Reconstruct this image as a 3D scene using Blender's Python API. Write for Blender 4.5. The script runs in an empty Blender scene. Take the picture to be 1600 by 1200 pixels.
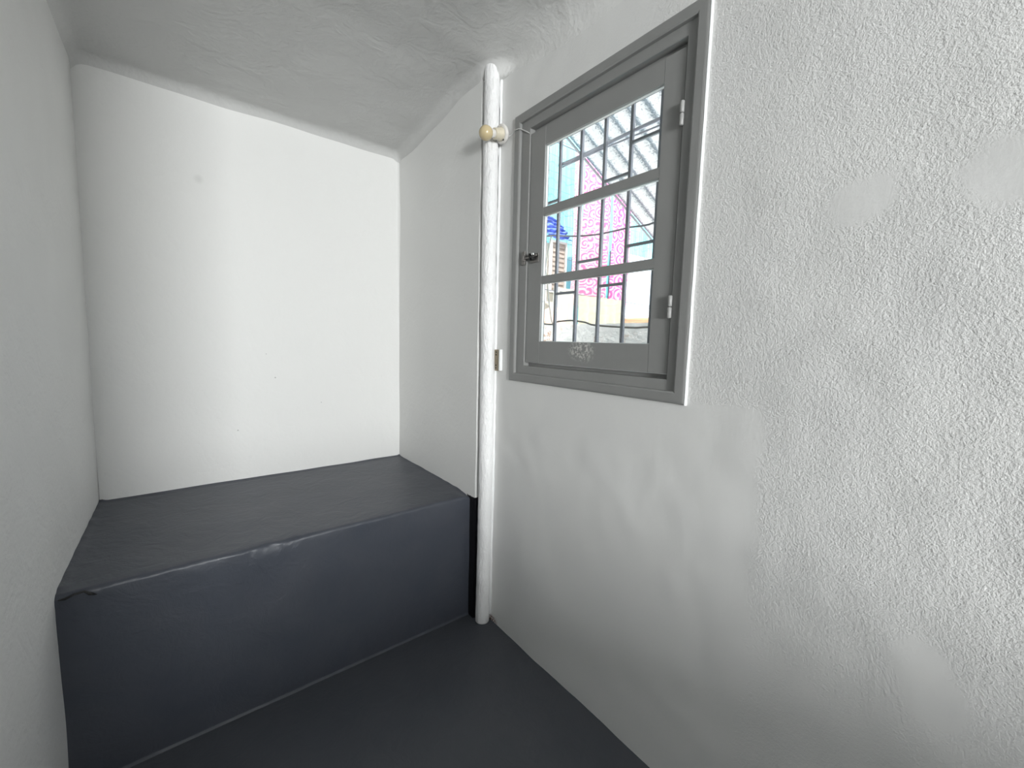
import bpy, bmesh, math, random
from mathutils import Vector, Matrix, noise
random.seed(4)
S = bpy.context.scene
C = S.collection
Z0 = 1.40                       # height of the eye above the floor

# ---------------------------------------------------------------- camera
cam_d = bpy.data.cameras.new('camera'); cam = bpy.data.objects.new('camera', cam_d); C.objects.link(cam)
cam_d.sensor_width = 36; cam_d.sensor_fit = 'HORIZONTAL'; cam_d.lens = 651.13 * 36 / 1600
cam_d.clip_start = 0.02
r = Vector((0.78538249, -0.61847816, 0.02567331)); u = Vector((0.0428233, 0.09566156, 0.99449235)); f = Vector((0.61752774, 0.77995746, -0.10161619))
cam.matrix_world = Matrix(((r.x, u.x, -f.x, 0), (r.y, u.y, -f.y, 0), (r.z, u.z, -f.z, Z0), (0, 0, 0, 1)))
S.camera = cam

# ---------------------------------------------------------------- sky, sun, daylight at the rear window
S.view_settings.view_transform = 'Standard'; S.view_settings.look = 'None'
S.view_settings.gamma = 1; S.view_settings.use_curve_mapping = False
S.view_settings.exposure = 0.0
w = bpy.data.worlds.new('sky'); S.world = w; w.use_nodes = True
nt = w.node_tree; nt.nodes.clear()
sky = nt.nodes.new('ShaderNodeTexSky'); sky.sky_type = 'NISHITA'; sky.sun_disc = False
sky.sun_elevation = math.radians(58); sky.sun_rotation = math.radians(170)
mixc = nt.nodes.new('ShaderNodeMixRGB'); mixc.inputs[0].default_value = 0.75; mixc.inputs[2].default_value = (5.6, 5.7, 5.8, 1)
bg = nt.nodes.new('ShaderNodeBackground'); bg.inputs[1].default_value = 0.52
ow = nt.nodes.new('ShaderNodeOutputWorld')
nt.links.new(sky.outputs[0], mixc.inputs[1]); nt.links.new(mixc.outputs[0], bg.inputs[0]); nt.links.new(bg.outputs[0], ow.inputs[0])
sd = bpy.data.lights.new('sun', 'SUN'); sd.energy = 9; sd.angle = math.radians(0.6); sd.color = (1, .97, .93)
sun = bpy.data.objects.new('sun', sd); C.objects.link(sun)
sun.rotation_euler = Vector((0.10, 0.50, -0.86)).to_track_quat('-Z', 'Y').to_euler()
ad = bpy.data.lights.new('rear_window_daylight', 'AREA'); ad.shape = 'RECTANGLE'; ad.size = 0.94; ad.size_y = 1.2; ad.energy = 375; ad.color = (.98, 1.0, 1.0)
al = bpy.data.objects.new('rear_window_daylight', ad); C.objects.link(al)
al.location = (-0.76, -5.22, 1.70); al.rotation_euler = Vector((0, 1, 0)).to_track_quat('-Z', 'Z').to_euler()

# ---------------------------------------------------------------- room measures (metres, z from the floor)
L, B, A, R = -0.312, 2.5626, 1.0965, 1.1642
T, SF, CE = Z0 - 0.7688, 1.6997, Z0 + 1.1257
REAR = -5.2; WL = -1.6; YE = -.3; JOG = 1.655
CH = Z0 + 1.30

# ---------------------------------------------------------------- helpers
def link(name, me, m=None, parent=None):
    o = bpy.data.objects.new(name, me); C.objects.link(o)
    if m: me.materials.append(m)
    if parent: o.parent = parent
    return o
def from_bm(name, bm, m=None, parent=None, smooth=False):
    bmesh.ops.recalc_face_normals(bm, faces=bm.faces)
    me = bpy.data.meshes.new(name); bm.to_mesh(me); bm.free()
    if smooth:
        for p in me.polygons: p.use_smooth = True
    return link(name, me, m, parent)
def tag(o, label=None, cat=None, group=None, kind=None):
    if label: o['label'] = label
    if cat: o['category'] = cat
    if group: o['group'] = group
    if kind: o['kind'] = kind
    return o
def empty(name, loc=(0, 0, 0)):
    o = bpy.data.objects.new(name, None); C.objects.link(o); o.location = loc; o.empty_display_size = .05; return o
def box(bm, lo, hi, bevel=0.0, seg=2):
    lo, hi = Vector(lo), Vector(hi)
    g = bmesh.ops.create_cube(bm, size=1)
    for v in g['verts']:
        v.co = Vector([(lo[i] + hi[i]) / 2 + v.co[i] * (hi[i] - lo[i]) for i in range(3)])
    if bevel:
        es = list({e for v in g['verts'] for e in v.link_edges})
        bmesh.ops.bevel(bm, geom=es, offset=bevel, segments=seg, profile=.5, affect='EDGES')
def tube(bm, pts, rad, n=10, caps=True):
    pts = [Vector(p) for p in pts]; rings = []
    t0 = (pts[1] - pts[0]).normalized(); up = Vector((0, 0, 1)) if abs(t0.z) < .9 else Vector((0, 1, 0))
    s = t0.cross(up).normalized()
    for i, p in enumerate(pts):
        t = (pts[min(i + 1, len(pts) - 1)] - pts[max(i - 1, 0)]).normalized()
        s = (s - t * s.dot(t)).normalized(); q = t.cross(s)
        rr = rad[i] if isinstance(rad, (list, tuple)) else rad
        rings.append([bm.verts.new(p + (s * math.cos(2 * math.pi * k / n) + q * math.sin(2 * math.pi * k / n)) * rr) for k in range(n)])
    for a, b in zip(rings, rings[1:]):
        for k in range(n): bm.faces.new((a[k], a[(k + 1) % n], b[(k + 1) % n], b[k]))
    if caps: bm.faces.new(rings[0][::-1]); bm.faces.new(rings[-1])
def lathe(bm, o, axis, prof, n=40):                     # prof: (distance along axis, radius)
    o, axis = Vector(o), Vector(axis).normalized()
    s = axis.cross(Vector((0, 0, 1))).normalized(); q = axis.cross(s); rings = []
    for d, rr in prof:
        rings.append([bm.verts.new(o + axis * d + (s * math.cos(2 * math.pi * k / n) + q * math.sin(2 * math.pi * k / n)) * max(rr, 1e-4)) for k in range(n)])
    for a, b in zip(rings, rings[1:]):
        for k in range(n): bm.faces.new((a[k], a[(k + 1) % n], b[(k + 1) % n], b[k]))
    bm.faces.new(rings[0][::-1]); bm.faces.new(rings[-1])
def nz(p, sc, seed=0.0):
    return noise.noise(Vector(p) * sc + Vector((seed, seed * 1.7, -seed)))
def lin(a, b, step):
    n = max(1, round(abs(b - a) / step)); return [a + (b - a) * i / n for i in range(n + 1)]
def grid(bm, us, vs, fn, skip=None):
    g = [[bm.verts.new(fn(a, b)) for b in vs] for a in us]
    for i in range(len(us) - 1):
        for j in range(len(vs) - 1):
            if skip and skip((us[i] + us[i + 1]) / 2, (vs[j] + vs[j + 1]) / 2): continue
            bm.faces.new((g[i][j], g[i + 1][j], g[i + 1][j + 1], g[i][j + 1]))
def smooth(x): x = max(0, min(1, x)); return x * x * (3 - 2 * x)

# ---------------------------------------------------------------- materials
class NT:
    def __init__(s, name):
        s.m = bpy.data.materials.new(name); s.m.use_nodes = True; s.t = s.m.node_tree; s.t.nodes.clear()
        s.out = s.n('ShaderNodeOutputMaterial'); s.tc = s.n('ShaderNodeTexCoord').outputs['Object']
    def n(s, typ, **kw):
        x = s.t.nodes.new(typ)
        for k, v in kw.items(): setattr(x, k, v)
        return x
    def l(s, a, b): s.t.links.new(a, b)
    def val(s, x, i):
        if hasattr(x, 'is_linked'): s.l(x, i)
        else: i.default_value = x
    def noise(s, scale, detail=2, rough=.5, dist=0, vec=None):
        x = s.n('ShaderNodeTexNoise'); x.inputs['Scale'].default_value = scale; x.inputs['Detail'].default_value = detail
        x.inputs['Roughness'].default_value = rough; x.inputs['Distortion'].default_value = dist
        s.l(vec or s.tc, x.inputs['Vector']); return x.outputs['Fac']
    def math(s, op, a, b=0.0, c=0.0):
        x = s.n('ShaderNodeMath', operation=op); s.val(a, x.inputs[0]); s.val(b, x.inputs[1]); s.val(c, x.inputs[2]); return x.outputs[0]
    def ramp(s, v, a, b, lo=0.0, hi=1.0):
        x = s.n('ShaderNodeMapRange'); x.interpolation_type = 'SMOOTHSTEP'; s.val(v, x.inputs[0])
        for i, q in enumerate((a, b, lo, hi)): x.inputs[i + 1].default_value = q
        return x.outputs[0]
    def mix(s, fac, a, b):
        x = s.n('ShaderNodeMixRGB'); s.val(fac, x.inputs[0])
        for i, q in ((1, a), (2, b)):
            if hasattr(q, 'is_linked'): s.l(q, x.inputs[i])
            else: x.inputs[i].default_value = (*q, 1)
        return x.outputs[0]
    def xyz(s):
        x = s.n('ShaderNodeSeparateXYZ'); s.l(s.tc, x.inputs[0]); return x.outputs
    def map(s, sc, loc=(0, 0, 0), rot=(0, 0, 0)):
        x = s.n('ShaderNodeMapping'); x.inputs['Scale'].default_value = sc; x.inputs['Location'].default_value = loc; x.inputs['Rotation'].default_value = rot
        s.l(s.tc, x.inputs[0]); return x.outputs[0]
    def bsdf(s, col, rough=.5, spec=.5, metal=0, height=None, dist=.01, strength=1.0, **kw):
        x = s.n('ShaderNodeBsdfPrincipled')
        if hasattr(col, 'is_linked'): s.l(col, x.inputs['Base Color'])
        else: x.inputs['Base Color'].default_value = (*col, 1)
        s.val(rough, x.inputs['Roughness']); x.inputs['Specular IOR Level'].default_value = spec; x.inputs['Metallic'].default_value = metal
        for k, v in kw.items(): x.inputs[k].default_value = v
        if height is not None:
            b = s.n('ShaderNodeBump'); b.inputs['Distance'].default_value = dist; b.inputs['Strength'].default_value = strength
            s.l(height, b.inputs['Height']); s.l(b.outputs[0], x.inputs['Normal'])
        s.l(x.outputs[0], s.out.inputs[0]); s.b = x; return s.m

def blob(N, y, z, cy, cz, ry, rz, soft=.35):            # smooth ellipse mask on a wall, wobbled by noise
    dy = N.math('DIVIDE', N.math('SUBTRACT', y, cy), ry); dz = N.math('DIVIDE', N.math('SUBTRACT', z, cz), rz)
    d = N.math('SQRT', N.math('ADD', N.math('MULTIPLY', dy, dy), N.math('MULTIPLY', dz, dz)))
    d = N.math('ADD', d, N.math('MULTIPLY', N.math('SUBTRACT', N.noise(9, 2), .5), .9))
    return N.ramp(d, 1 - soft, 1 + soft, 1, 0)

WALL = (.77, .77, .755)
# right wall: rough orange-peel plaster with trowelled smooth patches
N = NT('rough_white_plaster'); x_, y_, z_ = N.xyz()
fine = N.noise(260, 2, .6, .1); mid = N.noise(110, 3, .65, .15)
vo = N.n('ShaderNodeTexVoronoi'); vo.inputs['Scale'].default_value = 95; N.l(N.tc, vo.inputs['Vector'])
strok = N.noise(14, 3, .6, 1.2, N.map((1, 1, .35)))
rough = N.math('ADD', N.math('MULTIPLY', fine, .8), N.math('ADD', N.math('MULTIPLY', mid, .9), N.math('MULTIPLY', vo.outputs['Distance'], .25)))
rough = N.math('SUBTRACT', rough, .98)
wob = N.math('MULTIPLY', N.math('SUBTRACT', N.noise(7, 2), .5), .10)
patch = N.math('MULTIPLY', N.ramp(N.math('ADD', y_, wob), .40, .44), N.ramp(N.math('ADD', z_, N.math('MULTIPLY', wob, .15)), 1.232, 1.244, 1, 0))
upper = N.ramp(N.math('ADD', y_, wob), .62, 1.0)
low = N.ramp(N.math('ADD', z_, wob), .55, 1.0, 1, 0)
sm = N.math('MAXIMUM', patch, N.math('MULTIPLY', upper, .85))
for cy, cz, ry, rz in ((.285, 1.72, .045, .045), (.245, 1.73, .03, .04), (.06, 1.72, .07, .06), (.10, .76, .05, .05), (.07, .70, .05, .06)):
    sm = N.math('MAXIMUM', sm, blob(N, y_, z_, cy, cz, ry, rz))
sm = N.math('MAXIMUM', sm, N.math('MULTIPLY', low, .45))
amp = N.math('SUBTRACT', 1, N.math('MULTIPLY', sm, .9))
edge = N.math('MULTIPLY', patch, -.08)
h = N.math('ADD', N.math('MULTIPLY', rough, amp), N.math('ADD', N.math('MULTIPLY', strok, .45), edge))
rust = N.math('MULTIPLY', N.ramp(z_, .012, .035, 1, 0), N.math('MULTIPLY', N.ramp(y_, 1.53, 1.57), N.ramp(N.noise(120, 2), .42, .55)))
col = N.mix(rust, N.mix(N.ramp(N.noise(2.5, 3), .3, .7), WALL, (.745, .745, .735)), (.16, .08, .05))
M_rough = N.bsdf(col, .62, .35, height=h, dist=.0019)
# smoother plaster for the other walls and the ceiling
def plaster(name, colr, amount, seed):
    N = NT(name)
    h = N.math('ADD', N.math('MULTIPLY', N.noise(60, 3, .55, .4), .5), N.math('MULTIPLY', N.noise(9, 3, .6, .8, N.map((1, 1, 1), (seed, 0, 0))), 1.6))
    col = N.mix(N.ramp(N.noise(3, 2), .35, .7), colr, tuple(c * .97 for c in colr))
    return N.bsdf(col, .6, .3, height=h, dist=amount)
M_smooth = plaster('smooth_white_plaster', WALL, .0022, 1)
N = NT('painted_ceiling_plaster'); x_, y_, z_ = N.xyz()     # greyer ceiling; smooth shading over the curved join painted as fade to wall white
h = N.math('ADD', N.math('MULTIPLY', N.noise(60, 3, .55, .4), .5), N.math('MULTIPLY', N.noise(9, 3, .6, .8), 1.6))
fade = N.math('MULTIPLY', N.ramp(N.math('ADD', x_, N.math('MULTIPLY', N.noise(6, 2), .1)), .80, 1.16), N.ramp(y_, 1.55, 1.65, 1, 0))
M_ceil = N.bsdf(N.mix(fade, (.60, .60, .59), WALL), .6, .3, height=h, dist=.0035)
# alcove side wall: white above, near-black strip beside the pipe up to platform height
N = NT('two_tone_alcove_wall'); x_, y_, z_ = N.xyz()
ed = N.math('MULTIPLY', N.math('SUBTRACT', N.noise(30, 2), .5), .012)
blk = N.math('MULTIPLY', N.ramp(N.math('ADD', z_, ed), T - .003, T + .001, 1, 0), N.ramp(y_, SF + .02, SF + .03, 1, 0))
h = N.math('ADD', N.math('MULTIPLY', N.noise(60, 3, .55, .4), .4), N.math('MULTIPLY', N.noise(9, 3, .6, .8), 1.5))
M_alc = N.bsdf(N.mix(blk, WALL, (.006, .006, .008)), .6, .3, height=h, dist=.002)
# floor and platform paint
def paint(name, col, col2, spec, ro):
    N = NT(name)
    h = N.math('ADD', N.math('MULTIPLY', N.noise(70, 3, .6, .3), .35), N.math('MULTIPLY', N.noise(11, 4, .6, .9), 2.0))
    c = N.mix(N.ramp(N.noise(4, 3, .6, .5), .35, .7), col, col2)
    return N.bsdf(c, ro, spec, height=h, dist=.002)
M_floor = paint('dark_slate_floor_paint', (.066, .072, .084), (.074, .079, .091), .45, .5)
M_step = paint('dark_slate_platform_paint', (.054, .061, .078), (.062, .068, .084), .55, .42)
# pipe: thick glossy white paint, lumpy
N = NT('lumpy_white_gloss_paint')
h = N.math('ADD', N.noise(90, 3, .6, .5, N.map((1, 1, .35))), N.math('MULTIPLY', N.noise(20, 2, .5, .4), .8))
M_pipe = N.bsdf((.86, .86, .86), .42, .5, height=h, dist=.007)
# window paint
def wood(name, col, chips=False):
    N = NT(name)
    h = N.math('ADD', N.math('MULTIPLY', N.noise(25, 3, .5, .3, N.map((1, 1, .2))), .6), N.math('MULTIPLY', N.noise(180, 1), .15))
    c = N.mix(N.ramp(N.noise(8, 3), .35, .7), col, tuple(k * 1.05 for k in col))
    if chips:
        x_, y_, z_ = N.xyz()
        m = N.math('MULTIPLY', blob(N, y_, z_, 1.07, Z0 - .028, .05, .035, .5), N.ramp(N.noise(95, 3, .7), .49, .55))
        c = N.mix(m, c, (.62, .61, .58))
    return N.bsdf(c, .42, .45, height=h, dist=.001)
GREY = (.262, .264, .258)
M_grey = wood('grey_gloss_wood_paint', GREY); M_greychip = wood('chipped_grey_wood_paint', GREY, True)
M_whitegloss = wood('white_gloss_paint', (.82, .83, .83))
def plain(name, col, ro=.5, metal=0, spec=.5, bump=0, sc=60, **kw):
    N = NT(name)
    c = N.mix(N.ramp(N.noise(sc * .4, 2), .35, .65), tuple(k * .9 for k in col), col)
    return N.bsdf(c, ro, spec, metal, height=N.noise(sc, 2) if bump else None, dist=bump or .01, **kw)
M_greymetal = plain('grey_painted_metal', (.42, .42, .41), .4, 0)
M_steel = plain('tarnished_steel', (.22, .21, .2), .35, .9, bump=.001)
M_bright = plain('bright_steel', (.8, .8, .8), .18, 1)
M_black = plain('black_oxide', (.012, .012, .012), .6)
M_ceramic = plain('white_porcelain', (.82, .8, .76), .25)
M_cream = plain('cream_bakelite', (.72, .66, .52), .3)
N = NT('frosted_cream_bulb_glass'); M_bulb = N.bsdf((.60, .49, .29), .12, .6)
M_wire = plain('white_cable_sheath', (.7, .7, .69), .4)
M_plate = plain('worn_brass_plate', (.34, .29, .21), .45, .35, bump=.002, sc=220)
# clear window glass with faint scratches
N = NT('scratched_clear_glass')
tr = N.n('ShaderNodeBsdfTransparent'); tr.inputs[0].default_value = (.97, .985, .98, 1)
gl = N.n('ShaderNodeBsdfGlossy'); gl.inputs['Roughness'].default_value = .02
df = N.n('ShaderNodeBsdfDiffuse'); df.inputs[0].default_value = (.85, .87, .9, 1)
lw_ = N.n('ShaderNodeLayerWeight'); lw_.inputs[0].default_value = .5
fr = N.math('MULTIPLY_ADD', N.math('POWER', lw_.outputs['Facing'], 5.0), .45, .02)
m1 = N.n('ShaderNodeMixShader'); m2 = N.n('ShaderNodeMixShader')
sc = N.ramp(N.noise(60, 2, .6, .6, N.map((1, .12, 1), (0, 0, 0), (.45, 0, 0))), .62, .75, .02, .20)
N.l(sc, m1.inputs[0]); N.l(tr.outputs[0], m1.inputs[1]); N.l(df.outputs[0], m1.inputs[2])
N.l(fr, m2.inputs[0]); N.l(m1.outputs[0], m2.inputs[1]); N.l(gl.outputs[0], m2.inputs[2]); N.l(m2.outputs[0], N.out.inputs[0])
M_glass = N.m

# ---------------------------------------------------------------- room shell
def ceil_z(x, y):
    z = CE + .075 * smooth((B - y) / .95) * smooth((x + .1) / .8)
    def cove(d, rr): return 0 if d >= rr else rr - math.sqrt(max(0, rr * rr - (rr - d) ** 2))
    xr = A + (R - A) * smooth((JOG + .02 - y) / .17)
    k = smooth((y - 1.2) / .35)
    z -= cove(B - y, .05) + (cove(max(x - L, 0), .05) if y > YE else 0) + cove(max(xr - x, 0), .05 * k + .10 * (1 - k))
    return z + .004 * nz((x, y, 0), 5)
def wall_off(y, z): return .005 * nz((0, y, z), 3.2, 2) + .002 * nz((0, y, z), 11, 5)
def ceil_pt(x, y):
    z = ceil_z(min(x, R) if y < YE else min(max(x, L), R), min(y, B))
    if x > R: z -= .006
    if y < JOG: x += smooth((x - R + .2) / .2) * wall_off(y, z)
    return Vector((x, y, z))
bm = bmesh.new()
grid(bm, lin(WL - .01, L - .01, .2) + lin(L - .01, .94, .015)[1:] + lin(.94, R - .02, .008)[1:] + lin(R - .02, R, .0015)[1:] + [R + .001], lin(REAR - .01, 0, .1) + lin(0, B + .01, .02)[1:], ceil_pt)
box(bm, (WL - .16, REAR - .16, Z0 + 1.32), (R + .16, B + .16, Z0 + 1.45))
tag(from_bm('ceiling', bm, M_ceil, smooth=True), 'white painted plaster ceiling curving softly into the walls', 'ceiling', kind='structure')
bm = bmesh.new()
grid(bm, lin(WL - .01, L - .01, .2) + lin(L - .01, R + .01, .02)[1:], lin(REAR - .01, 0, .1) + lin(0, B, .02)[1:], lambda x, y: Vector((x, y, .0025 * nz((x, y, 0), 6) - (0 if y < SF + .02 else .01))))
box(bm, (WL - .16, REAR - .16, -.12), (R + .16, B + .16, -.02))
tag(from_bm('floor', bm, M_floor, smooth=True), 'smooth dark slate painted concrete floor', 'floor', kind='structure')
# right wall with window opening
HY0, HY1, HZ0, HZ1 = .655, 1.468, Z0 - .158, Z0 + .930
ys = lin(REAR, -.2, .1) + lin(-.2, HY0, .015)[1:] + lin(HY0, HY1, .015)[1:] + lin(HY1, JOG + .01, .015)[1:]
zs = lin(-.01, HZ0, .015) + lin(HZ0, HZ1, .015)[1:] + lin(HZ1, CH, .02)[1:]
def rw(y, z):
    d = max(HY0 - y, y - HY1, HZ0 - z, z - HZ1, 0)
    return Vector((R + smooth(d / .2) * (.005 * nz((0, y, z), 3.2, 2) + .002 * nz((0, y, z), 11, 5)), y, z))
bm = bmesh.new()
grid(bm, ys, zs, rw, lambda y, z: HY0 < y < HY1 and HZ0 < z < HZ1)
X1, X2 = R + .012, R + .15
box(bm, (X1, REAR, -.1), (X2, HY0, CH + .05)); box(bm, (X1, HY1, -.1), (X2, B + .1, CH + .05))
box(bm, (X1, HY0, -.1), (X2, HY1, HZ0)); box(bm, (X1, HY0, HZ1), (X2, HY1, CH + .05))
tag(from_bm('wall_right', bm, M_rough, smooth=True), 'rough white plastered wall around the small grey window', 'wall', kind='structure')
# alcove side wall (stands 7 cm proud) and its end face
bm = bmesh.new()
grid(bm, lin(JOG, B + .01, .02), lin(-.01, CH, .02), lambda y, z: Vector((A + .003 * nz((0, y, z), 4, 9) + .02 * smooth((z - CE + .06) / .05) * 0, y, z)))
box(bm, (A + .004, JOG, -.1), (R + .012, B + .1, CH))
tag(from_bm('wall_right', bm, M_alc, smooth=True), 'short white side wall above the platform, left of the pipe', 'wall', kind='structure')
bm = bmesh.new()
def bw(x, z):                                            # rounded vertical corner at the right end
    d = A - x; y = B + .004 * nz((x, 0, z), 3.3, 4)
    if d < .022: y -= (.022 - math.sqrt(max(0, .022 ** 2 - (.022 - d) ** 2))) * smooth((z - Z0 + .1) / .9)
    return Vector((x, y, z))
grid(bm, lin(L - .01, A - .03, .02) + lin(A - .03, A + .002, .004)[1:], lin(-.01, CH, .02), bw)
box(bm, (L - .16, B + .01, -.1), (R + .16, B + .16, CH))
N = NT('marked_white_plaster'); x_, y_, z_ = N.xyz()
h = N.math('ADD', N.math('MULTIPLY', N.noise(60, 3, .55, .4), .5), N.math('MULTIPLY', N.noise(9, 3, .6, .8), 1.6))
c = N.mix(N.math('MULTIPLY', blob(N, x_, z_, .094, 2.129, .014, .016, .8), .22), WALL, (.4, .4, .38))
for cx, cz, rr in ((.389, 1.172, .0035), (.35, 1.30, .002), (.21, .90, .003), (.62, 1.02, .0025)):
    c = N.mix(N.math('MULTIPLY', blob(N, x_, z_, cx, cz, rr, rr, .4), .6), c, (.2, .2, .2))
M_back = N.bsdf(c, .6, .3, height=h, dist=.0024)
tag(from_bm('wall_back', bm, M_back, smooth=True), 'bright white end wall rising behind the dark platform', 'wall', kind='structure')
M_dim = plaster('grey_wall_paint', (.34, .34, .34), .002, 3)
# left wall; behind the viewer the room widens to the left and ends in an open window
bm = bmesh.new()
def lw(y, z): return Vector((L + .0074 * (z - Z0) - .004 * (y - 1) + .004 * nz((0, y, z), 2.7, 7), y, z))
grid(bm, lin(YE, B + .01, .02), lin(-.01, CH, .02), lw)
box(bm, (WL - .15, YE, -.1), (L - .016, B + .1, CH))
tag(from_bm('wall_left', bm, M_smooth, smooth=True), 'smooth white plastered wall along the left side', 'wall', kind='structure')
bm = bmesh.new(); box(bm, (WL - .15, REAR - .15, -.1), (WL, YE, CH))
tag(from_bm('wall_left', bm, M_dim), 'grey side wall of the wider part behind the viewer', 'wall', kind='structure')
bm = bmesh.new(); DX0, DX1, DZ0, DZ = -1.24, -.28, 1.08, 2.32
box(bm, (WL, REAR - .15, -.1), (DX0, REAR, CH)); box(bm, (DX1, REAR - .15, -.1), (R + .15, REAR, CH)); box(bm, (DX0, REAR - .15, DZ), (DX1, REAR, CH)); box(bm, (DX0, REAR - .15, -.1), (DX1, REAR, DZ0))
tag(from_bm('wall_rear', bm, M_dim), 'grey rear wall with an open window', 'wall', kind='structure')
bm = bmesh.new(); box(bm, (WL, -1.42, -.01), (R, -1.29, .985))  # unseen low block added to keep rear daylight off the lower walls
tag(from_bm('low_blocker', bm, M_dim), 'unseen low blocker added behind the viewer to shade the lower walls', 'wall', kind='structure')

# ---------------------------------------------------------------- raised platform
cr = .014
prof = [(SF - .006, -.003), (SF - .004, .003), (SF - .001, .007), (SF, .012)]
prof += [(SF + .0, z) for z in lin(.02, T - cr, .014)]
prof += [(SF + cr - cr * math.cos(a), T - cr + cr * math.sin(a)) for a in [math.radians(k) for k in (15, 30, 45, 60, 75, 90)]]
prof += [(y, T) for y in lin(SF + cr + .012, B + .006, .014)]
xs = lin(L - .012, A + .003, .01)
bm = bmesh.new(); vs = []
for x in xs:
    col_ = []
    for y, z in prof:
        yy = y + .0045 * nz((x, 0, z), 5, 3) * (1 if z > .02 else .3); zz = z + (.003 * nz((x, y, 0), 5, 8) if y > SF + .02 else 0)
        near = math.exp(-((y - SF) ** 2 + (z - T) ** 2) / .022 ** 2)
        chip = math.exp(-((x - .25) / .10) ** 2)
        yy += near * (.004 * nz((x, y, z), 22, 1) + chip * (.009 * abs(nz((x, y, z), 30, 6)) + .006))
        zz -= near * (.003 * abs(nz((x, y, z), 26, 2)) + chip * .012 * abs(nz((x, y, z), 24, 3)))
        if y > B - .06: zz += .006 * smooth((y - B + .02) / .02)
        e = min(x - L, A - x)
        if e < .012 and y > SF + .03: zz += .005 * (1 - max(e, 0) / .012) * (1 + .8 * nz((x, y, 0), 18))
        e2 = x - L
        if e2 < .08 and z > T - .16: yy += .004 * nz((x, y, z), 35, 12)
        if x > A - .05: zz -= .010 * smooth((x - A + .05) / .05) * smooth((SF + .12 - y) / .1) * (1 if z > T - .03 else 0)
        col_.append(bm.verts.new((x, yy, zz)))
    vs.append(col_)
for a, b in zip(vs, vs[1:]):
    for j in range(len(prof) - 1): bm.faces.new((a[j], b[j], b[j + 1], a[j + 1]))
step = from_bm('concrete_platform', bm, M_step, smooth=True)
tag(step, 'dark slate painted concrete platform filling the end of the room below the white wall', 'platform')
bm = bmesh.new()                                          # loose curl of dried paint at the left top corner
tube(bm, [(L - .002, SF - .004, T - .012), (L + .012, SF - .010, T - .010), (L + .03, SF - .008, T - .004), (L + .052, SF - .006, T - .003), (L + .064, SF - .008, T - .014), (L + .078, SF - .006, T - .022)], [.002, .004, .003, .0035, .0045, .001], 8)
tag(from_bm('paint_curl', bm, M_black, step, True), 'black curl of dried paint')

# ---------------------------------------------------------------- pipe in the corner
bm = bmesh.new(); pr = .0345; n = 40; zz_ = lin(-.003, Z0 + 1.215, .012); rings = []
for z in zz_:
    rings.append([])
    for k in range(n):
        a = 2 * math.pi * k / n; c, s = math.cos(a), math.sin(a)
        rr = pr + .0012 * nz((c * .05, s * .05, z), 28, 2) + .0016 * nz((c * .1, s * .1, z), 7, 5)
        if z > Z0 + 1.19: rr *= 1 - .25 * smooth((z - Z0 - 1.19) / .03)
        rings[-1].append(bm.verts.new((1.1285 + c * rr + .003 * math.sin(z * 2.1), 1.618 + s * rr, z)))
for a, b in zip(rings, rings[1:]):
    for k in range(n): bm.faces.new((a[k], a[(k + 1) % n], b[(k + 1) % n], b[k]))
bm.faces.new(rings[0][::-1]); bm.faces.new(rings[-1])
tag(from_bm('vertical_pipe', bm, M_pipe, smooth=True), 'white painted vertical pipe running from floor to ceiling left of the window', 'pipe')
# filler bead between pipe and window wall
bm = bmesh.new()
pts = [(R - .002, 1.598 + .003 * nz((0, 0, z), 9), z) for z in lin(.03, Z0 + 1.17, .02)]
tube(bm, pts, [.0070 + .003 * nz(p, 30) for p in pts], 8)
tag(from_bm('trim_1', bm, M_whitegloss, smooth=True), 'thin white filler bead along the right side of the pipe', 'trim', kind='structure')

# ---------------------------------------------------------------- lamp holder with bulb and wire
lamp = empty('wall_lamp', (R - .03, 1.553, Z0 + .895))
tag(lamp, 'round porcelain lamp holder with a small cream bulb beside the white pipe', 'lamp')
lo = Vector((1.130, 1.549, Z0 + .897)); ax = (Vector((1.042, 1.545, Z0 + .873)) - lo).normalized()
inv = Matrix.Translation(-lamp.location)
def part(name, bm, m, parent, sm=True):
    bm.transform(inv); return from_bm(name, bm, m, parent, sm)
bm = bmesh.new(); lathe(bm, lo, ax, [(-.012, .030), (-.012, .037), (-.008, .039), (-.001, .039), (.002, .037), (.004, .030)])
base = part('lamp_base', bm, M_ceramic, lamp)
bm = bmesh.new(); up = Vector((0, 0, 1)) - ax * ax.z
for s_ in (1,):
    pc = lo + ax * .004 + Vector((0, -.012 * s_, 0)) - up.normalized() * .026 * s_
    lathe(bm, pc, ax, [(-.001, .0045), (.001, .004)], 14)
part('screw_hole', bm, M_black, base)
bm = bmesh.new(); lathe(bm, lo, ax, [(.002, .030), (.010, .026), (.022, .0235), (.034, .0225), (.040, .022), (.041, .019)])
part('lamp_socket', bm, M_cream, lamp)
bm = bmesh.new(); lathe(bm, lo, ax, [(.041, .0165), (.043, .0165), (.046, .0175), (.050, .0165), (.053, .0175), (.056, .0165), (.059, .016)])
part('bulb_cap', bm, M_ceramic, lamp)
bm = bmesh.new(); rb = .030; cb = .085
lathe(bm, lo, ax, [(.057, .0145), (.060, .016)] + [(cb - rb * math.cos(a), rb * math.sin(a)) for a in [math.radians(k) for k in range(38, 180, 8)]])
part('light_bulb', bm, M_bulb, lamp)
bm = bmesh.new()
tube(bm, [(1.128, 1.598, Z0 + .893), (1.146, 1.592, Z0 + .895), (1.15, 1.57, Z0 + .897)], .011, 10)
part('mounting_stub', bm, M_whitegloss, lamp)
bm = bmesh.new()
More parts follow.
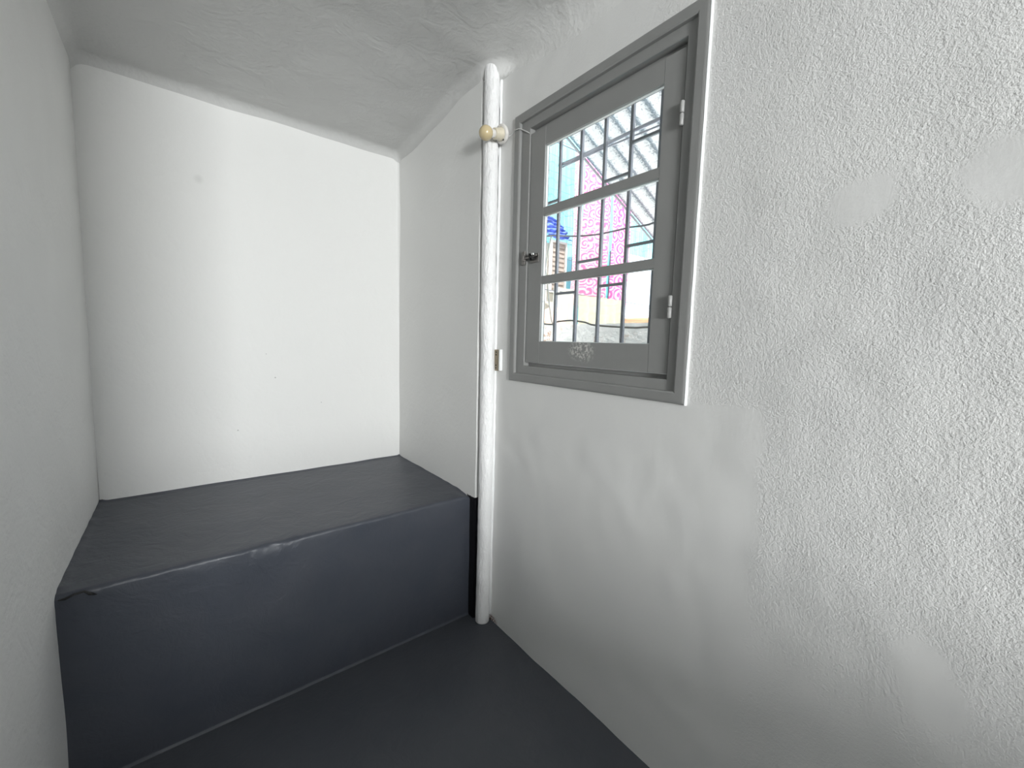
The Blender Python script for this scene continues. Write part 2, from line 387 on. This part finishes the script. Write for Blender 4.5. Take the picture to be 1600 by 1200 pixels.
W = [(1.142, 1.530, .874), (1.152, 1.516, .884), (1.158, 1.505, .8905), (1.157, 1.495, .893), (1.1515, 1.485, .894), (1.1505, 1.47, .893), (1.151, 1.452, .890), (1.155, 1.444, .888), (1.163, 1.438, .884), (1.163, 1.42, .873), (1.164, 1.403, .862), (1.168, 1.399, .858), (1.178, 1.398, .852)]
tube(bm, [(a, b, c + Z0) for a, b, c in W], .0019, 8)
part('lamp_wire', bm, M_wire, lamp)

# ---------------------------------------------------------------- strike plate on the wall by the pipe
pl = empty('strike_plate', (R, 1.585, Z0 - .09)); inv = Matrix.Translation(-pl.location)
tag(pl, 'small worn metal hinge leaf fixed to the wall between the pipe and the window corner', 'hinge')
bm = bmesh.new(); box(bm, (R - .010, 1.557, Z0 - .139), (R + .002, 1.607, Z0 - .040), .0015)
for z in (Z0 - .105, Z0 - .073): box(bm, (R - .0125, 1.562, z - .0006), (R - .0095, 1.603, z + .0006))
part('leaf_plate', bm, M_plate, pl, False)
bm = bmesh.new(); box(bm, (R - .014, 1.5485, Z0 - .137), (R + .001, 1.5575, Z0 - .038), .0012)
part('plate_edge', bm, M_whitegloss, pl, False)
for z in (-.052, -.064, -.113, -.126):
    bm = bmesh.new(); lathe(bm, (R - .010, 1.583, Z0 + z), (-1, 0, 0), [(0, .004), (.0012, .0036), (.0016, .002)], 12)
    part('screw', bm, M_black, pl)
bm = bmesh.new(); box(bm, (R - .004, 1.607, Z0 - .145), (R + .002, 1.613, Z0 - .03)); part('gap_shade', bm, M_black, pl, False)  # solid black strip painting in the shade of the gap beside the plate

# ---------------------------------------------------------------- window
XF = R - .0                                               # wall face
def xq(a, b, c): return (a, b, c)
def frame_loft(bm, prof, y0, y1, z0, z1):                 # prof: (x, inset) swept with mitred corners round a rectangle
    rings = []
    for x, i in prof:
        rings.append([bm.verts.new(p) for p in ((x, y0 + i, z0 + i), (x, y1 - i, z0 + i), (x, y1 - i, z1 - i), (x, y0 + i, z1 - i))])
    m = len(prof)
    for j in range(m):
        a, b = rings[j], rings[(j + 1) % m]
        for k in range(4): bm.faces.new((a[k], a[(k + 1) % 4], b[(k + 1) % 4], b[k]))
Zb = Z0
bm = bmesh.new()                                          # jamb frame set in the opening
frame_loft(bm, [(R + .002, 0), (R + .002, .0495), (R + .0035, .051), (R + .030, .051), (R + .030, .064), (R + .10, .064), (R + .10, 0)], .657, 1.446, Zb - .155, Zb + .928)
win = from_bm('window_1', bm, M_grey)
tag(win, 'small grey painted wooden casement window with three stacked panes in the right wall', 'window', kind='structure')
bm = bmesh.new()
frame_loft(bm, [(R + .005, 0), (R - .007, .0), (R - .0095, .003), (R - .0105, .008), (R - .0105, .031), (R - .008, .0355), (R + .002, .037), (R + .005, .037)], .640, 1.485, Zb - .174, Zb + .949)
cas = from_bm('window_casing', bm, M_grey, win)
bm = bmesh.new()                                          # white painted outer edge of the casing, near side
grid(bm, [0, 1], lin(Zb - .176, Zb + .95, .02), lambda a, z: Vector((R + .004 - .0135 * a, .6385 - .0015 * nz((0, 0, z), 14) - (.004 if a == 0 else 0), z)))
box(bm, (R - .0085, .637, Zb - .175), (R + .005, .6405, Zb + .949))
from_bm('casing_edge', bm, M_whitegloss, cas)['label'] = 'white painted side edge of the casing'
# sash
SY0, SY1, SZ0, SZ1 = .7115, 1.3925, Zb - .088, Zb + .855
XS0, XS1 = R + .008, R + .034
sash = None
bm = bmesh.new()
box(bm, (XS0, SY0, SZ0), (XS1, .781, SZ1), .0012)
box(bm, (XS0, 1.306, SZ0), (XS1, SY1, SZ1), .0012)
box(bm, (XS0 + .0004, .7815, Zb + .784), (XS1, 1.3055, SZ1), .0010)
box(bm, (XS0 + .0004, .7815, SZ0), (XS1, 1.3055, Zb + .003), .0010)
sash = from_bm('sash', bm, M_greychip, win)
for z0, z1 in ((.240, .271), (.511, .544)):
    bm = bmesh.new(); box(bm, (XS0 + .0004, .780, Zb + z0), (XS1 - .004, 1.307, Zb + z1), .002)
    from_bm('glazing_bar', bm, M_grey, sash)
for k, (z0, z1) in enumerate(((.003, .240), (.271, .511), (.544, .784))):
    bm = bmesh.new(); box(bm, (XS0 + .006, .779, Zb + z0 - .002), (XS0 + .009, 1.3075, Zb + z1 + .002))
    from_bm('glass_pane', bm, M_glass, sash)
    bm = bmesh.new()                                      # white painted rebate and putty outside the pane
    frame_loft(bm, [(XS0 + .010, -.001), (XS0 + .010, .0018), (XS0 + .019, .0018), (XS0 + .019, -.001)], .781, 1.3055, Zb + z0, Zb + z1)
    from_bm('putty_bead', bm, M_whitegloss, sash)
for zc in (.668, .116):
    bm = bmesh.new()
    for d0, d1 in ((-.034, -.0007), (.0007, .034)):
        lathe(bm, (R - .003, .7095, Zb + zc + d0), (0.0001, 0, 1), [(0, .004), (.002, .0062), (d1 - d0 - .002, .0062), (d1 - d0, .004)], 18)
    h_ = from_bm('window_hinge', bm, M_greymetal, win, True); h_['label'] = 'light grey barrel hinge'
# bolt
bm = bmesh.new(); box(bm, (R + .0035, 1.322, Zb + .330), (R + .010, 1.372, Zb + .366), .001)
bolt = from_bm('window_bolt', bm, M_steel, win); bolt['label'] = 'tarnished steel bolt'
bm = bmesh.new(); tube(bm, [(R - .003, 1.325, Zb + .356), (R - .003, 1.418, Zb + .350)], .0045, 12); from_bm('bolt_rod', bm, M_steel, bolt, True)
bm = bmesh.new(); tube(bm, [(R - .003, 1.338, Zb + .356), (R - .017, 1.332, Zb + .360)], [.003, .003], 10); lathe(bm, (R - .015, 1.333, Zb + .359), (-1, -.3, .2), [(0, .004), (.003, .0068), (.007, .0066), (.009, .003)], 16)
from_bm('bolt_knob', bm, M_bright, bolt, True)
bm = bmesh.new()
for y in (1.350, 1.366): box(bm, (R - .009, y - .003, Zb + .340), (R + .009, y + .003, Zb + .368), .001)
from_bm('bolt_loop', bm, M_black, bolt)
bm = bmesh.new(); box(bm, (R - .0055, 1.398, Zb + .326), (R + .003, 1.420, Zb + .382), .001); box(bm, (R - .011, 1.400, Zb + .340), (R - .001, 1.406, Zb + .364), .001)
from_bm('bolt_keeper', bm, M_steel, bolt)

# ---------------------------------------------------------------- outside the window
M_bar = plain('weathered_grey_iron', (.24, .25, .28), .5, .3, bump=.002)
grill = empty('window_grille', (R + .09, 1.07, Z0)); inv = Matrix.Translation(-grill.location)
tag(grill, 'grey iron security grille of upright bars just outside the window glass', 'grille')
GX = R + .09; bys = [1.300, 1.183, 1.066, .950, .834, .72, 1.41]
for y in bys:
    bm = bmesh.new(); box(bm, (GX - .006, y - .006, Z0 - .155), (GX + .006, y + .006, Z0 + .93), .0015); part('upright_bar', bm, M_bar, grill, False)
for a, b, z in ((.950, .834, .695), (.834, .72, .695), (1.066, .950, .596), (1.183, 1.066, .320), (.950, .834, .346), (.834, .72, .346), (1.300, 1.183, .205), (1.066, .950, .217), (1.41, 1.30, .59)):
    bm = bmesh.new(); box(bm, (GX - .005, b, Z0 + z - .005), (GX + .005, a, Z0 + z + .005), .001); part('cross_bar', bm, M_bar, grill, False)
bm = bmesh.new(); tube(bm, [(GX + .012, y, Z0 + .737 + .004 * math.sin(y * 9)) for y in lin(.74, 1.32, .05)], .0065, 10)
tube(bm, [(GX + .014, y, Z0 + .722 + .003 * math.sin(y * 7)) for y in lin(.74, 1.32, .05)], .0035, 8)
tag(from_bm('plastic_conduit', bm, plain('pale_plastic_conduit', (.75, .76, .86), .4), smooth=True), 'pale lilac plastic conduit crossing the top of the grille', 'conduit')

def cable(name, pts, rad, m, label):
    bm = bmesh.new(); P_ = [Vector(p) for p in pts]; out = []
    for i in range(len(P_) - 1):
        p0, p1, p2, p3 = P_[max(i - 1, 0)], P_[i], P_[i + 1], P_[min(i + 2, len(P_) - 1)]
        for t in (0, .25, .5, .75):
            out.append(.5 * ((2 * p1) + (-p0 + p2) * t + (2 * p0 - 5 * p1 + 4 * p2 - p3) * t * t + (-p0 + 3 * p1 - 3 * p2 + p3) * t ** 3))
    out.append(P_[-1]); out = [(p.x, p.y, p.z + Z0) for p in out]
    tube(bm, out, rad, 8); return tag(from_bm(name, bm, m, smooth=True), label, 'cable')
M_cab = plain('grey_cable', (.33, .33, .36), .5); M_cabw = plain('pale_cable', (.6, .6, .55), .5)
cable('cable', [(1.320, 1.627, 0.477), (1.320, 1.477, 0.477), (1.320, 1.409, 0.476), (1.320, 1.278, 0.450), (1.320, 1.155, 0.434), (1.320, 1.059, 0.431), (1.320, 0.986, 0.431), (1.320, 0.867, 0.430), (1.320, 0.600, 0.500)], .0036, M_cab, 'grey cable sagging across the middle pane outside')
cable('cable', [(1.320, 1.571, 0.070), (1.320, 1.471, 0.085), (1.320, 1.389, 0.081), (1.320, 1.356, 0.092), (1.320, 1.297, 0.096), (1.320, 1.251, 0.095), (1.320, 1.185, 0.086), (1.320, 1.133, 0.074), (1.320, 0.962, 0.063), (1.320, 0.881, 0.064), (1.320, 0.600, 0.070)], .0038, plain('brown_grey_cable', (.30, .28, .25), .5), 'brownish cable lying across the bottom pane outside')
cable('cable', [(1.320, 1.409, 0.476), (1.320, 1.430, 0.404), (1.320, 1.447, 0.306), (1.320, 1.455, 0.290), (1.320, 1.470, 0.150), (1.320, 1.480, -0.050)], .003, M_cabw, 'pale cable hanging down at the left of the middle pane')
cable('cable', [(1.335, 1.460, 0.350), (1.335, 1.440, 0.265), (1.335, 1.428, 0.189), (1.335, 1.407, 0.102), (1.335, 1.392, 0.067), (1.335, 1.382, -0.100)], .003, M_cabw, 'pale cable curving down in the left of the bottom pane')

bm = bmesh.new(); box(bm, (-6, -6, -.30), (12, 12, -.21))
tag(from_bm('ground', bm, plain('pale_concrete_yard', (.55, .53, .5), .8, bump=.01, sc=8)), 'pale concrete yard outside', 'ground', kind='structure')
# low white wall
N = NT('stained_whitewash'); x_, y_, z_ = N.xyz()
st = N.math('MULTIPLY', N.ramp(N.noise(7, 4, .65, .5), .55, .68), N.ramp(N.noise(60, 2), .4, .6))
M_ww = N.bsdf(N.mix(st, (.86, .86, .85), (.55, .33, .22)), .8, .2, height=N.noise(30, 4, .6), dist=.004)
bm = bmesh.new()
grid(bm, lin(-.5, 2.6, .03), [0, 1, 2, 3], lambda y, k: Vector(((1.55, 1.552, 1.72, 1.73)[int(k)], y, (-.25, Z0 + .094 + .006 * nz((0, y, 0), 9), Z0 + .10 + .006 * nz((1, y, 0), 9), -.25)[int(k)])))
tag(from_bm('parapet', bm, M_ww, smooth=False), 'low whitewashed wall with orange stains seen through the bottom pane', 'parapet')

# corrugated lean-to roof, falling away from the house
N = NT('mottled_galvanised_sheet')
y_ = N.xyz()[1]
shade_band = N.math('SINE', N.math('MULTIPLY', y_, 2 * math.pi / .13))  # shading of the corrugation put into the colour as stripes
sp = N.ramp(N.math('ADD', N.noise(75, 4, .75, .3), N.math('MULTIPLY', shade_band, .13)), .42, .62)
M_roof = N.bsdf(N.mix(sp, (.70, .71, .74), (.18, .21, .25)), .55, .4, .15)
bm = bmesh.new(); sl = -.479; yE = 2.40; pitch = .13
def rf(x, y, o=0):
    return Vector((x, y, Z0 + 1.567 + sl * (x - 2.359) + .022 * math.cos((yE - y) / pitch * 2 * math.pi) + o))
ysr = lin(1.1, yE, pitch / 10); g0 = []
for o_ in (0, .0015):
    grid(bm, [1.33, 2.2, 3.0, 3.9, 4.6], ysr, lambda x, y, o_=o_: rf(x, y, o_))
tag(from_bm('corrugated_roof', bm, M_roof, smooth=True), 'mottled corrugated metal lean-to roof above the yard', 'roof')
bm = bmesh.new(); tube(bm, [(1.33, yE + .004, Z0 + 1.567 + sl * (1.33 - 2.359)), (4.6, yE + .004, Z0 + 1.567 + sl * (4.6 - 2.359))], .009, 8)
tag(from_bm('roof_edge_rail', bm, M_cab, smooth=True), 'thin grey rail along the sloping edge of the corrugated roof', 'rail')

# turquoise sheet wall
N = NT('turquoise_paint')
wv = N.noise(3, 3, .6, .3, N.map((6, 1, .4)))
M_cyan = N.bsdf(N.mix(N.ramp(wv, .35, .7), (.20, .66, .72), (.36, .78, .80)), .6, .3)
bm = bmesh.new()
grid(bm, lin(1.4, 6.4, .025), [-.25 , Z0 + 1.0, Z0 + 2.9], lambda x, z: Vector((x, 3.40 + .008 * math.sin(x * 2 * math.pi / .16), z)))
box(bm, (1.4, 3.42, -.25), (6.4, 3.48, Z0 + 2.9))
tag(from_bm('turquoise_wall', bm, M_cyan, smooth=True), 'turquoise ribbed wall across the yard behind the wire fence', 'wall')
# wire mesh fence
bm = bmesh.new()
for x in lin(2.45, 4.9, .088): tube(bm, [(x + .006 * math.sin(z * 5 + x * 9), 3.22, z + Z0) for z in (-.2, .3, .8, 1.3, 1.8, 2.3)], .0022, 5)
for z in lin(-.1, 2.2, .16): tube(bm, [(x, 3.222 + .004 * math.sin(x * 8), Z0 + z + .008 * math.sin(x * 5 + z * 7)) for x in lin(2.45, 4.9, .3)], .0022, 5)
tag(from_bm('wire_fence', bm, M_bar, smooth=True), 'thin wire mesh fence in front of the turquoise wall', 'fence')

# hanging cloths
def cloth(name, x0, x1, y, z0, z1, m, label, cat, group=None, folds=5, amp=.02, hem=0.0, seed=0, nx=60, nzv=30):
    bm = bmesh.new()
    def fn(a, b, off=0):
        t = (b - z0) / (z1 - z0); ph = 2 * math.pi * folds * (a - x0) / (x1 - x0)
        yy = y + amp * math.sin(ph + seed + .8 * math.sin(b * 4 + seed)) * (.4 + .6 * (1 - t)) + .01 * nz((a, 0, b), 6, seed)
        zz = b + hem * math.sin((a - x0) * 14 + seed) * (1 - t)
        return Vector((a, yy + off, Z0 + zz))
    xs_ = lin(x0, x1, (x1 - x0) / nx); zs_ = lin(z0, z1, (z1 - z0) / nzv)
    grid(bm, xs_, zs_, fn)
    o = from_bm(name, bm, m, smooth=True)
    md = o.modifiers.new('thickness', 'SOLIDIFY'); md.thickness = .002
    return tag(o, label, cat, group)
def swirl(name, base, ink, scale, k):
    N = NT(name)
    mp = N.map((1, 0, 1))
    v = N.n('ShaderNodeTexVoronoi'); v.inputs['Scale'].default_value = scale; v.inputs['Randomness'].default_value = .55; N.l(mp, v.inputs['Vector'])
    vs_ = N.n('ShaderNodeVectorMath', operation='SUBTRACT'); N.l(mp, vs_.inputs[0]); N.l(v.outputs['Position'], vs_.inputs[1])
    sp = N.n('ShaderNodeSeparateXYZ'); N.l(vs_.outputs[0], sp.inputs[0])
    ang = N.math('ARCTAN2', sp.outputs[2], sp.outputs[0])
    s_ = N.math('SINE', N.math('ADD', N.math('MULTIPLY', v.outputs['Distance'], k), ang))
    fac = N.ramp(s_, -.1, .35)
    dots = N.ramp(N.noise(70, 2), .45, .6)
    c = N.mix(N.math('MULTIPLY', fac, .85), base, ink); c = N.mix(N.math('MULTIPLY', dots, .15), c, ink)
    m = N.bsdf(c, .8, .1)
    tl = N.n('ShaderNodeBsdfTranslucent'); N.l(c, tl.inputs[0]); mx = N.n('ShaderNodeMixShader'); mx.inputs[0].default_value = .35
    N.l(N.b.outputs[0], mx.inputs[1]); N.l(tl.outputs[0], mx.inputs[2]); N.l(mx.outputs[0], N.out.inputs[0])
    return m
M_pinkA = swirl('pink_scroll_print', (.88, .62, .70), (.82, .15, .36), 9, 24)
M_pinkB = swirl('magenta_swirl_print', (.88, .58, .70), (.82, .08, .36), 8, 26)
M_pinkC = swirl('pale_pink_print', (.90, .72, .74), (.78, .24, .38), 18, 26)
cloth('hanging_curtain', 3.00, 3.115, 2.90, .36, 1.80, M_pinkC, 'narrow pale pink printed curtain, leftmost of the three hanging outside', 'curtain', 'pink curtains outside the window', 2, .012, .01, 1)
cloth('hanging_curtain', 3.13, 3.54, 2.90, .36, 1.80, M_pinkA, 'wide pink scroll print curtain, middle of the three hanging outside', 'curtain', 'pink curtains outside the window', 4, .018, .02, 2)
cloth('hanging_curtain', 3.53, 3.83, 2.86, .34, 1.70, M_pinkB, 'magenta swirl print curtain, rightmost of the three hanging outside', 'curtain', 'pink curtains outside the window', 3, .012, .02, 3)
bm = bmesh.new(); tube(bm, [(2.2, 2.90, Z0 + 1.81), (3.5, 2.90, Z0 + 1.80), (5.6, 2.90, Z0 + 1.83)], .006, 8)
tube(bm, [(5.6, 2.90, -.22), (5.6, 2.90, Z0 + 1.85)], .02, 10); tube(bm, [(2.2, 2.90, -.22), (2.2, 2.90, Z0 + 1.85)], .02, 10)
tag(from_bm('curtain_rail', bm, M_bar, smooth=True), 'thin metal rail on two posts carrying the pink curtains', 'rail')
# blue tarpaulin over a small shed front with a brown shutter
M_blue = plain('blue_tarpaulin', (.10, .17, .55), .45, bump=.01, sc=20)
bm = bmesh.new()
def tp(a, b):
    t = b; z = Z0 + 1.25 - .27 * t - .10 * abs(a - .35) * (1 - t)
    return Vector((2.72 + .29 * a, 3.10 - .16 * t + .022 * math.sin(t * 34 + 3 * a + 2 * nz((a, t, 0), 5)) + .02 * nz((a * 3, t * 6, 0), 2), z + .015 * nz((a, t, 1), 7)))
grid(bm, lin(0, 1, .03), lin(0, 1, .02), tp)
o = from_bm('blue_tarpaulin', bm, M_blue, smooth=True); md = o.modifiers.new('thickness', 'SOLIDIFY'); md.thickness = .003
tag(o, 'crumpled blue tarpaulin draped above the brown shutter outside', 'tarpaulin')
sh = empty('wooden_shutter', (2.89, 2.98, Z0 + .50)); inv = Matrix.Translation(-sh.location)
tag(sh, 'greyish brown wooden shutter in a pale frame left of the pink curtains', 'shutter')
bm = bmesh.new(); box(bm, (2.80, 2.985, Z0 + .50), (2.985, 3.01, Z0 + .95), .002)
for z in lin(.53, .92, .045): box(bm, (2.812, 2.975, Z0 + z - .014), (2.973, 2.99, Z0 + z + .014), .003)
part('shutter_panel', bm, plain('grey_brown_wood', (.36, .30, .26), .7, bump=.004), sh, False)
bm = bmesh.new(); frame_loft(bm, [(0, 0), (0, .02), (.03, .02), (.03, 0)], 2.782, 2.998, Z0 + .48, Z0 + .97)
for v in bm.verts: v.co = Vector((v.co.y, 2.970 + v.co.x, v.co.z))
part('shutter_frame', bm, plain('pale_shutter_frame', (.75, .72, .68), .6), sh, False)
# block standing under it, and cloths
bm = bmesh.new(); box(bm, (2.30, 3.02, -.22), (2.99, 3.18, Z0 + .95), .01)
tag(from_bm('shed_wall', bm, plain('cream_render', (.80, .74, .66), .8, bump=.01, sc=30)), 'small cream rendered wall carrying the brown shutter', 'wall')
cloth('hanging_sheet', 2.95, 3.62, 2.74, .02, .45, plain('pale_yellow_cotton', (.88, .84, .58), .9, spec=.1), 'pale yellow sheet hanging low in front of the curtains', 'sheet', None, 5, .03, .03, 6)
cloth('hanging_sheet', 2.66, 2.93, 2.78, .02, .50, plain('cream_cotton', (.88, .84, .74), .9, spec=.1), 'cream cloth hanging low below the brown shutter', 'sheet', None, 3, .03, .02, 9)
cloth('hanging_sheet', 3.60, 4.5, 2.80, .02, .40, plain('off_white_cotton', (.84, .84, .84), .9, spec=.1), 'off white sheet hanging low right of the yellow one', 'sheet', None, 6, .03, .01, 12)
bm = bmesh.new(); tube(bm, [(2.2, 2.77, Z0 + .47), (3.4, 2.77, Z0 + .45), (4.9, 2.80, Z0 + .42)], .004, 6)
for x in (2.2, 4.9): tube(bm, [(x, 2.77 if x < 3 else 2.80, -.22), (x, 2.77 if x < 3 else 2.80, Z0 + .5)], .015, 8)
tag(from_bm('washing_line', bm, M_bar, smooth=True), 'low washing line on two posts carrying the pale sheets', 'washing line')
bm = bmesh.new()
grid(bm, lin(3.86, 4.95, .0125), [Z0 + .05, Z0 + 1.05], lambda x, z: Vector((x, 3.10 + .008 * math.sin(x * 2 * math.pi / .075), z)))
o = from_bm('plastic_sheet', bm, plain('pale_blue_plastic', (.72, .82, .92), .5), smooth=True); md = o.modifiers.new('thickness', 'SOLIDIFY'); md.thickness = .003
tag(o, 'pale blue corrugated plastic sheet right of the magenta curtain', 'sheet')
bm = bmesh.new(); box(bm, (3.86, 3.11, -.22), (3.90, 3.15, Z0 + 1.05)); box(bm, (4.9, 3.11, -.22), (4.94, 3.15, Z0 + 1.05)); o2 = from_bm('sheet_post', bm, M_bar, o)
# rolled sack of brick-red cloth at far left and orange pipe at right
bm = bmesh.new(); tube(bm, [(1.95, 2.05, -.22), (1.95, 2.05, Z0 - .02), (1.95, 2.05, Z0 + .20), (1.95, 2.055, Z0 + .225)], [.10, .10, .085, .04], 18)
tag(from_bm('rolled_mat', bm, plain('faded_terracotta_cloth', (.62, .42, .34), .9, bump=.01, sc=30), smooth=True), 'faded terracotta rolled mat standing at the left of the bottom pane', 'mat')
bm = bmesh.new(); tube(bm, [(1.70, .95, Z0 + .118), (1.70, 1.15, Z0 + .112), (1.70, 1.29, Z0 + .112)], .014, 12)
tag(from_bm('clay_pipe', bm, plain('orange_clay', (.70, .40, .24), .7), smooth=True), 'orange clay pipe lying on the right end of the low white wall', 'pipe')
